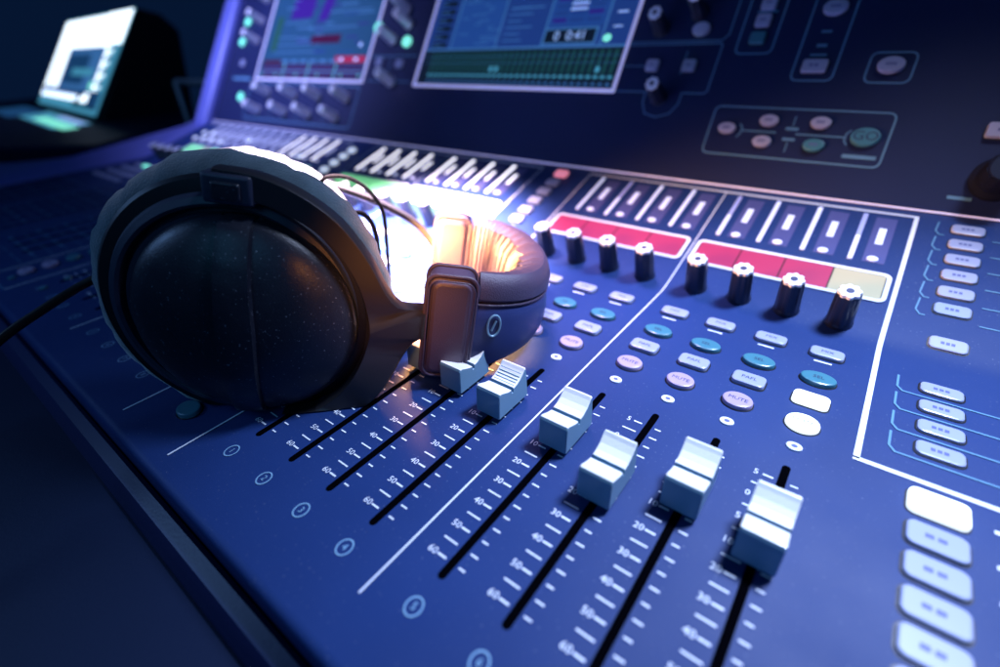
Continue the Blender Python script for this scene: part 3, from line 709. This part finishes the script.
def fork(F, par, sgn):
    outer = [(-.05, 2.36), (.5, 2.34), (1.09, 2.16), (1.67, 1.80), (2.13, 1.26), (2.42, .74), (2.66, .40), (2.95, .31), (3.3, .30)]
    low = [(3.3, -.28), (2.98, -.32), (2.74, -.60), (2.50, -1.08), (2.13, -1.60), (1.55, -2.08), (1.15, -2.2), (.8, -2.25)]
    inner = [(.75, -1.98), (.85, -1.95), (1.2, -1.74), (1.72, -1.22), (2.04, -.55), (2.12, .1), (2.0, .72), (1.70, 1.24), (1.3, 1.60), (.8, 1.84), (.4, 1.93), (-.05, 1.98)]
    c = lambda L: [tuple(q) for q in catmull([Vector(a) for a in L], 5)]
    o_ = c(outer) + c(low); i_ = c(inner)
    # triangulated strip between outer and inner: pair by arc parameter
    def resample(L, n):
        P = [Vector(a) for a in L]; d = [0]
        for a, b in zip(P, P[1:]): d.append(d[-1] + (b - a).length)
        out = []
        for k in range(n):
            t = d[-1] * k / (n - 1); j = 0
            while j < len(d) - 2 and d[j + 1] < t: j += 1
            u = (t - d[j]) / max(1e-9, d[j + 1] - d[j]); out.append(P[j].lerp(P[j + 1], min(1, u)))
        return out
    top = c(outer); bot = c(low)
    inn = [tuple(q) for q in c(inner)[::-1]]      # from top to bottom
    half = min(range(len(inn)), key=lambda i: abs(inn[i][1]))
    n = 26
    pairs = list(zip(resample(top, n), resample(inn[:half + 1], n))) + list(zip(resample(bot, n), resample(inn[half:], n)))
    vs = []; fs = []; m_ = 6
    a0, a1 = -.24, .06
    for (o1, i1) in pairs:
        for (u, a) in ((0, a1), (0, a0 + .07), (.06, a0), (.94, a0), (1, a0 + .07), (1, a1)):
            q = o1.lerp(i1, u); k_ = min(1, max(0, (q.x - 2.35) / .65)); k_ = k_ * k_ * (3 - 2 * k_); vs.append((q.x, -sgn * (a + .46 * k_), q.y))
    N = len(pairs)
    for k in range(N - 1):
        for i in range(m_):
            j = (i + 1) % m_; fs.append((k * m_ + i, k * m_ + j, (k + 1) * m_ + j, (k + 1) * m_ + i))
    fs += [tuple(range(m_)), tuple((N - 1) * m_ + i for i in range(m_))[::-1]]
    mb = MB(); mb.add(vs, fs, 'fork', None, False)
    f = hput('yoke', mb, par, F); bevel(f, .03, 2, 50)
    for zz in (2.08,):        # pivot brackets
        mb = MB(); mb.box((.14, -sgn * .02, zz), (.70, .62, .44), 'plastic_soft'); b = hput('pivot_bracket', mb, f, F); bevel(b, .06, 3)
        mb = MB(); mb.box((.14, -sgn * -.31, zz - .02 * (1 if zz > 0 else -1)), (.40, .06, .26), 'plastic'); bb = hput('pivot_cover', mb, f, F); bevel(bb, .03, 2)
    # raised rib along the arm
    return f
fork(HF, HP, -1)
# end block of the headband
A0, L1, SP = .46, 3.07, 5.12
def block(F, par, sgn, A):
    mb = MB(); T = Matrix.Translation(Vector((L1 + .42, A, 0))) @ Matrix.Rotation(pi / 2, 4, 'X')
    mb.prism(rrect(.84, 1.94, .20, 6), -.30, .30, 'leather', .10, T, True)
    mb.prism(offset(rrect(.70, 1.82, .18, 6), 0), .2, .36, 'leather', .08, T, True)
    mb.prism(rrect(.70, 1.82, .18, 6), -.36, -.2, 'leather', .0, T, True)
    b = hput('slider_cover', mb, par, F)
    mb = MB()
    pr = rrect(.88, 1.98, .20, 6)
    mb.tube([(L1 + .42 + x, A - .26, w_) for x, w_ in pr], .035, 'leather', 8, None, True)
    mb.tube([(L1 + .42 + x, A + .28, w_) for x, w_ in pr], .035, 'leather', 8, None, True)
    mb.tube([(L1 + .42 + x * .90, A - .365, w_ * .94) for x, w_ in pr], .014, 'leather', 6, None, True)
    hput('piping', mb, b, F); return b
block(HF, HP, -1, A0); block(HF, HP, -1, SP - A0)
# headband
def arch(t):
    c, s_ = math.cos(t), math.sin(t); hwid = (SP - 2 * A0) / 2
    return Vector((L1 + .72 + (2.374 - .82) * abs(s_) ** .8, A0 + hwid * (1 - math.copysign(abs(c) ** .8, c))))
def sweep(sec, t0, t1, n, mt, thick=None):
    vs = []; fs = []; k = len(sec(0))
    for i in range(n + 1):
        u = i / n; t = t0 + (t1 - t0) * u
        p = arch(t); d = (arch(min(t + .01, pi)) - arch(max(t - .01, 0))).normalized()
        nn = Vector((d.y, -d.x))            # outward
        for (o_, w_) in sec(u):
            w_ = w_ * (1 - (.05 if w_ > 0 else .66) * math.sin(pi * u) ** .8)
            q = p + nn * o_; vs.append((q.x, q.y, w_))
    for i in range(n):
        for j in range(k): fs.append((i * k + j, i * k + (j + 1) % k, (i + 1) * k + (j + 1) % k, (i + 1) * k + j))
    fs += [tuple(range(k))[::-1], tuple(n * k + j for j in range(k))]
    mb = MB(); mb.add(vs, fs, mt, None, True); return mb
def sec_shell(u):
    return [(-.02, -.98), (.10, -.97), (.19, -.88), (.24, -.6), (.26, -.2), (.24, .22), (.20, .42), (.14, .50), (.06, .52), (-.02, .50)]
shell = hput('headband', sweep(sec_shell, .06, pi - .06, 72, 'shell'))
def sec_pad(u):
    rib = .07 * max(0, math.sin(u * pi)) * math.sin(u * 2 * pi * 15) + .03 * math.sin(u * 2 * pi * 31 + 1)
    e = min(1, 6 * u, 6 * (1 - u)) ** .5
    o_ = .16; i_ = -(.18 + .40 * e) + rib
    return [(-.03, -.90), (-.1, -.98), (i_ * .6, -.97), (i_, -.75), (i_ - .03, -.3), (i_ - .03, .2), (i_ + .02, .65), (i_ * .75, .90), (i_ * .35, 1.02), (.04, 1.04), (.15, .95), (.22, .76), (.22, .60), (.15, .515), (-.03, .50)]
pad = hput('headband_cushion', sweep(sec_pad, .06, pi - .06, 260, 'leather'), shell)
# seam welt between cushion and shell
def seam(off, wv, r, mt, name):
    pts = []
    for i in range(61):
        t = .06 + (pi - .12) * i / 60; p = arch(t); d = (arch(min(t + .01, pi)) - arch(max(t - .01, 0))).normalized(); q = p + Vector((d.y, -d.x)) * off; pts.append((q.x, q.y, wv))
    mb = MB(); mb.tube(pts, r, mt, 8); hput(name, mb, shell)
seam(.19, .49, .028, 'leather', 'piping')
# oval emblem beside the end block
def on_band(t, off, wv):
    p = arch(t); d = (arch(t + .01) - arch(t - .01)).normalized(); q = p + Vector((d.y, -d.x)) * off; return Vector((q.x, q.y, wv)), Vector((d.x, d.y, 0)), Vector((d.y, -d.x, 0))
c_, dd, nn = on_band(.22, .265, .12)
mb = MB(); ring = [c_ + dd * (.12 * math.cos(a)) + Vector((0, 0, 1)) * (.21 * math.sin(a)) for a in [2 * pi * k / 32 for k in range(32)]]
mb.tube(ring, .022, 'cap_side', 8, None, True)
mb.tube([c_ + dd * .03 + Vector((0, 0, .10)), c_ - dd * .03 - Vector((0, 0, .10))], .022, 'cap_side', 8)
hput('emblem', mb, shell)
# far cup, swivelled a little inwards
FF = HF @ Matrix.Translation(Vector((-.75, 4.45, -.42)) * S) @ Matrix.Rotation(-.10, 4, 'Z')
ear_cup(FF, 1, HP)
FF2 = HF @ Matrix.Translation(Vector((0, 4.9, 0)) * S)
def far_arm():
    mb = MB()
    P = [(L1 + .1, SP - A0, .0), (2.6, 4.7, .6), (1.8, 4.6, 1.0), (1, 4.5, 1.25), (0, 4.4, 1.45), (-.9, 4.4, 1.5)]
    mb.tube(catmull(P, 8), .10, 'fork', 10); hput('yoke', mb)
far_arm()
# cables
def W(*p): return Vector(p)
mb = MB(); P = [W(-2.2, -.5, 2.3), W(-3.3, -.95, 2.27), W(-3.62, -1.39, 2.15), W(-3.64, -2.14, 1.93), W(-3.58, -2.78, 1.72), W(-3.38, -3.74, 1.29), W(-2.74, -5.25, .42), W(-2.5, -6.8, -.6), W(-3, -9, -1.0)]
mb.tube(catmull(P, 10), .075, 'cable', 12); put('cable', mb.mesh('cable'), HP)
mb = MB(); mb.tube(catmull([W(-2.5, 2.85, 2.6), W(-2.3, 2.97, 3.1), W(-2.16, 3.22, 3.16), W(-1.95, 3.48, 3.06), W(-1.7, 3.7, 2.76), W(-1.48, 3.78, 2.32), W(-1.4, 3.66, 1.6), W(-1.6, 3.7, .6)], 8), .045, 'cable', 8); put('bridge_cable', mb.mesh('bridge_cable'), HP)
mb = MB(); mb.tube(catmull([W(-2.4, 2.7, 1.9), W(-2.07, 2.89, 2.22), W(-1.91, 3.22, 2.39), W(-1.7, 3.47, 2.29), W(-1.51, 3.5, 1.87), W(-1.29, 3.24, 1.04), W(-1.3, 3.1, .4)], 8), .06, 'cable', 8); put('bridge_cable', mb.mesh('bridge_cable'), HP)

# ================================================================ SECOND CONSOLE (far behind, out of focus)
E1 = Vector((0.99770387, -0.06772734, 0)); En = Vector((0.06772734, 0.99770387, 0)); EO = Vector((-54.1, 12.88, 0))
BF = frame(EO, E1, En, (0, 0, 1))
T2 = math.radians(51.5); BUF = frame(EO, E1, En * math.cos(T2) + Vector((0, 0, 1)) * math.sin(T2), Vector((0, 0, 1)) * math.cos(T2) - En * math.sin(T2))
SC = root('background_console', (-60, 16, -4), 'out-of-focus dark console with a glowing white screen, standing behind the headphones', 'mixing console')
mb = MB(); side = [(0, -.02), (6.9, 8.9), (8.9, 8.3), (10.1, 6.9), (8.6, -1.8), (6.0, -2.2), (0, -2.2)]
n = len(side); vs = [(-28.5, a, b) for a, b in side] + [(.3, a, b) for a, b in side]
mb.add(vs, [tuple(range(n)), tuple(range(n, 2 * n))[::-1]] + [(i, n + i, n + (i + 1) % n, (i + 1) % n) for i in range(n)], 'black')
o = put('screen_housing', mb.mesh('screen_housing'), SC, BF); bevel(o, .4, 3)
mb = MB(); pts = [(-45, -8.5), (9, -8.5), (16, -3.5), (6, 7.5), (-45, 7.5)]; n = len(pts)
vs = [(a, b, -.15) for a, b in pts] + [(a, b, -3.5) for a, b in pts]
mb.add(vs, [tuple(range(n)), tuple(range(n, 2 * n))[::-1]] + [(i, n + i, n + (i + 1) % n, (i + 1) % n) for i in range(n)], 'upright')
o = put('desk_panel', mb.mesh('desk_panel'), SC, BF); bevel(o, .3, 2)
mb = MB(); mb.box((-13.4, 5.65, .02), (27.6, 11.2, .1), 'upright'); o = put('screen', mb.mesh('screen'), SC, BUF)
mb = MB(); z = .15
mb.quad(-27.1, .3, .3, 11.2, 'scr_cyan', z - .03); mb.quad(-26.8, 1.4, -3.4, 11.0, 'scr_white', z); mb.quad(-19.5, 2.4, -4.2, 7.4, 'scr_line', z + .02); mb.quad(-18.5, 3.2, -9, 6.6, 'scr_teal', z + .023); mb.quad(-15, 4.2, -6, 5.0, 'scr_cyan', z + .026); mb.quad(-8, 7.6, .1, 11.1, 'scr_white', z + .01)
mb.quad(-21.5, 2.4, -19.5, 7.4, 'scr_white', z + .02); mb.quad(-22.5, 2.7, -21.8, 7.9, 'scr_cyan', z + .02)
for k in range(14):
    mb.quad(-4.0 + .25 * (k % 3), 2.2 + k * .42, -1.0 - .6 * ((k * 5) % 3), 2.4 + k * .42, 'scr_white' if k % 3 else 'scr_teal', z + .025)
    mb.quad(-26.4, 1.55 + .05 * k, -8 - .9 * (k % 4), 1.57 + .05 * k, 'scr_text', z + .04)
mb.quad(-24.6, 2.6, -23.6, 7.6, 'scr_text', z + .02); mb.quad(-26.4, 2.0, -6, 2.6, 'scr_teal', z + .03)
mb.quad(-10, .8, -.4, 1.1, 'scr_dark', z + .03); mb.quad(-9, 1.1, -7.5, 2.4, 'scr_dark', z + .03); mb.quad(-4.5, .8, -.4, 2.7, 'scr_teal', z + .03)
mb.add([(-5 + .8 * math.cos(a), 3.2 + .5 * math.sin(a), z + .04) for a in [2 * pi * k / 12 for k in range(12)]], [tuple(range(12))], 'led_green')
put('screen_image', mb.mesh('screen_image'), o, BUF)
mb = MB(); mb.quad(-18, -3.6, 1.5, -.6, 'scr_cyan', -.13); mb.quad(-11, -3.2, 3.5, -2.0, 'led_green', -.11); mb.quad(-9, -1.6, 1.0, -.8, 'scr_text', -.10); mb.quad(-30, -4.5, -16, -1, 'scr_teal', -.12)
put('lit_controls', mb.mesh('lit_controls'), SC, BF)

# small tubular stand between the consoles
ST = root('tubular_stand', (-34.5, 14.4, -39), 'teal tubular metal stand frame beside the violet end of the console', 'stand')
mb = MB(); mb.tube([(-34.9, 13.6, 3.5), (-33.6, 15.6, 3.2)], .22, 'steel_dark', 10); put('crossbar', mb.mesh('crossbar'), ST)
mb = MB(); mb.tube([(-34.9, 13.6, 3.5), (-34.3, 13.3, .9), (-33.5, 13.0, -39)], .20, 'steel_dark', 10); put('leg', mb.mesh('leg'), ST)
mb = MB(); mb.tube([(-33.6, 15.6, 3.2), (-33.4, 15.6, -39)], .20, 'steel_dark', 10); put('leg', mb.mesh('leg'), ST)
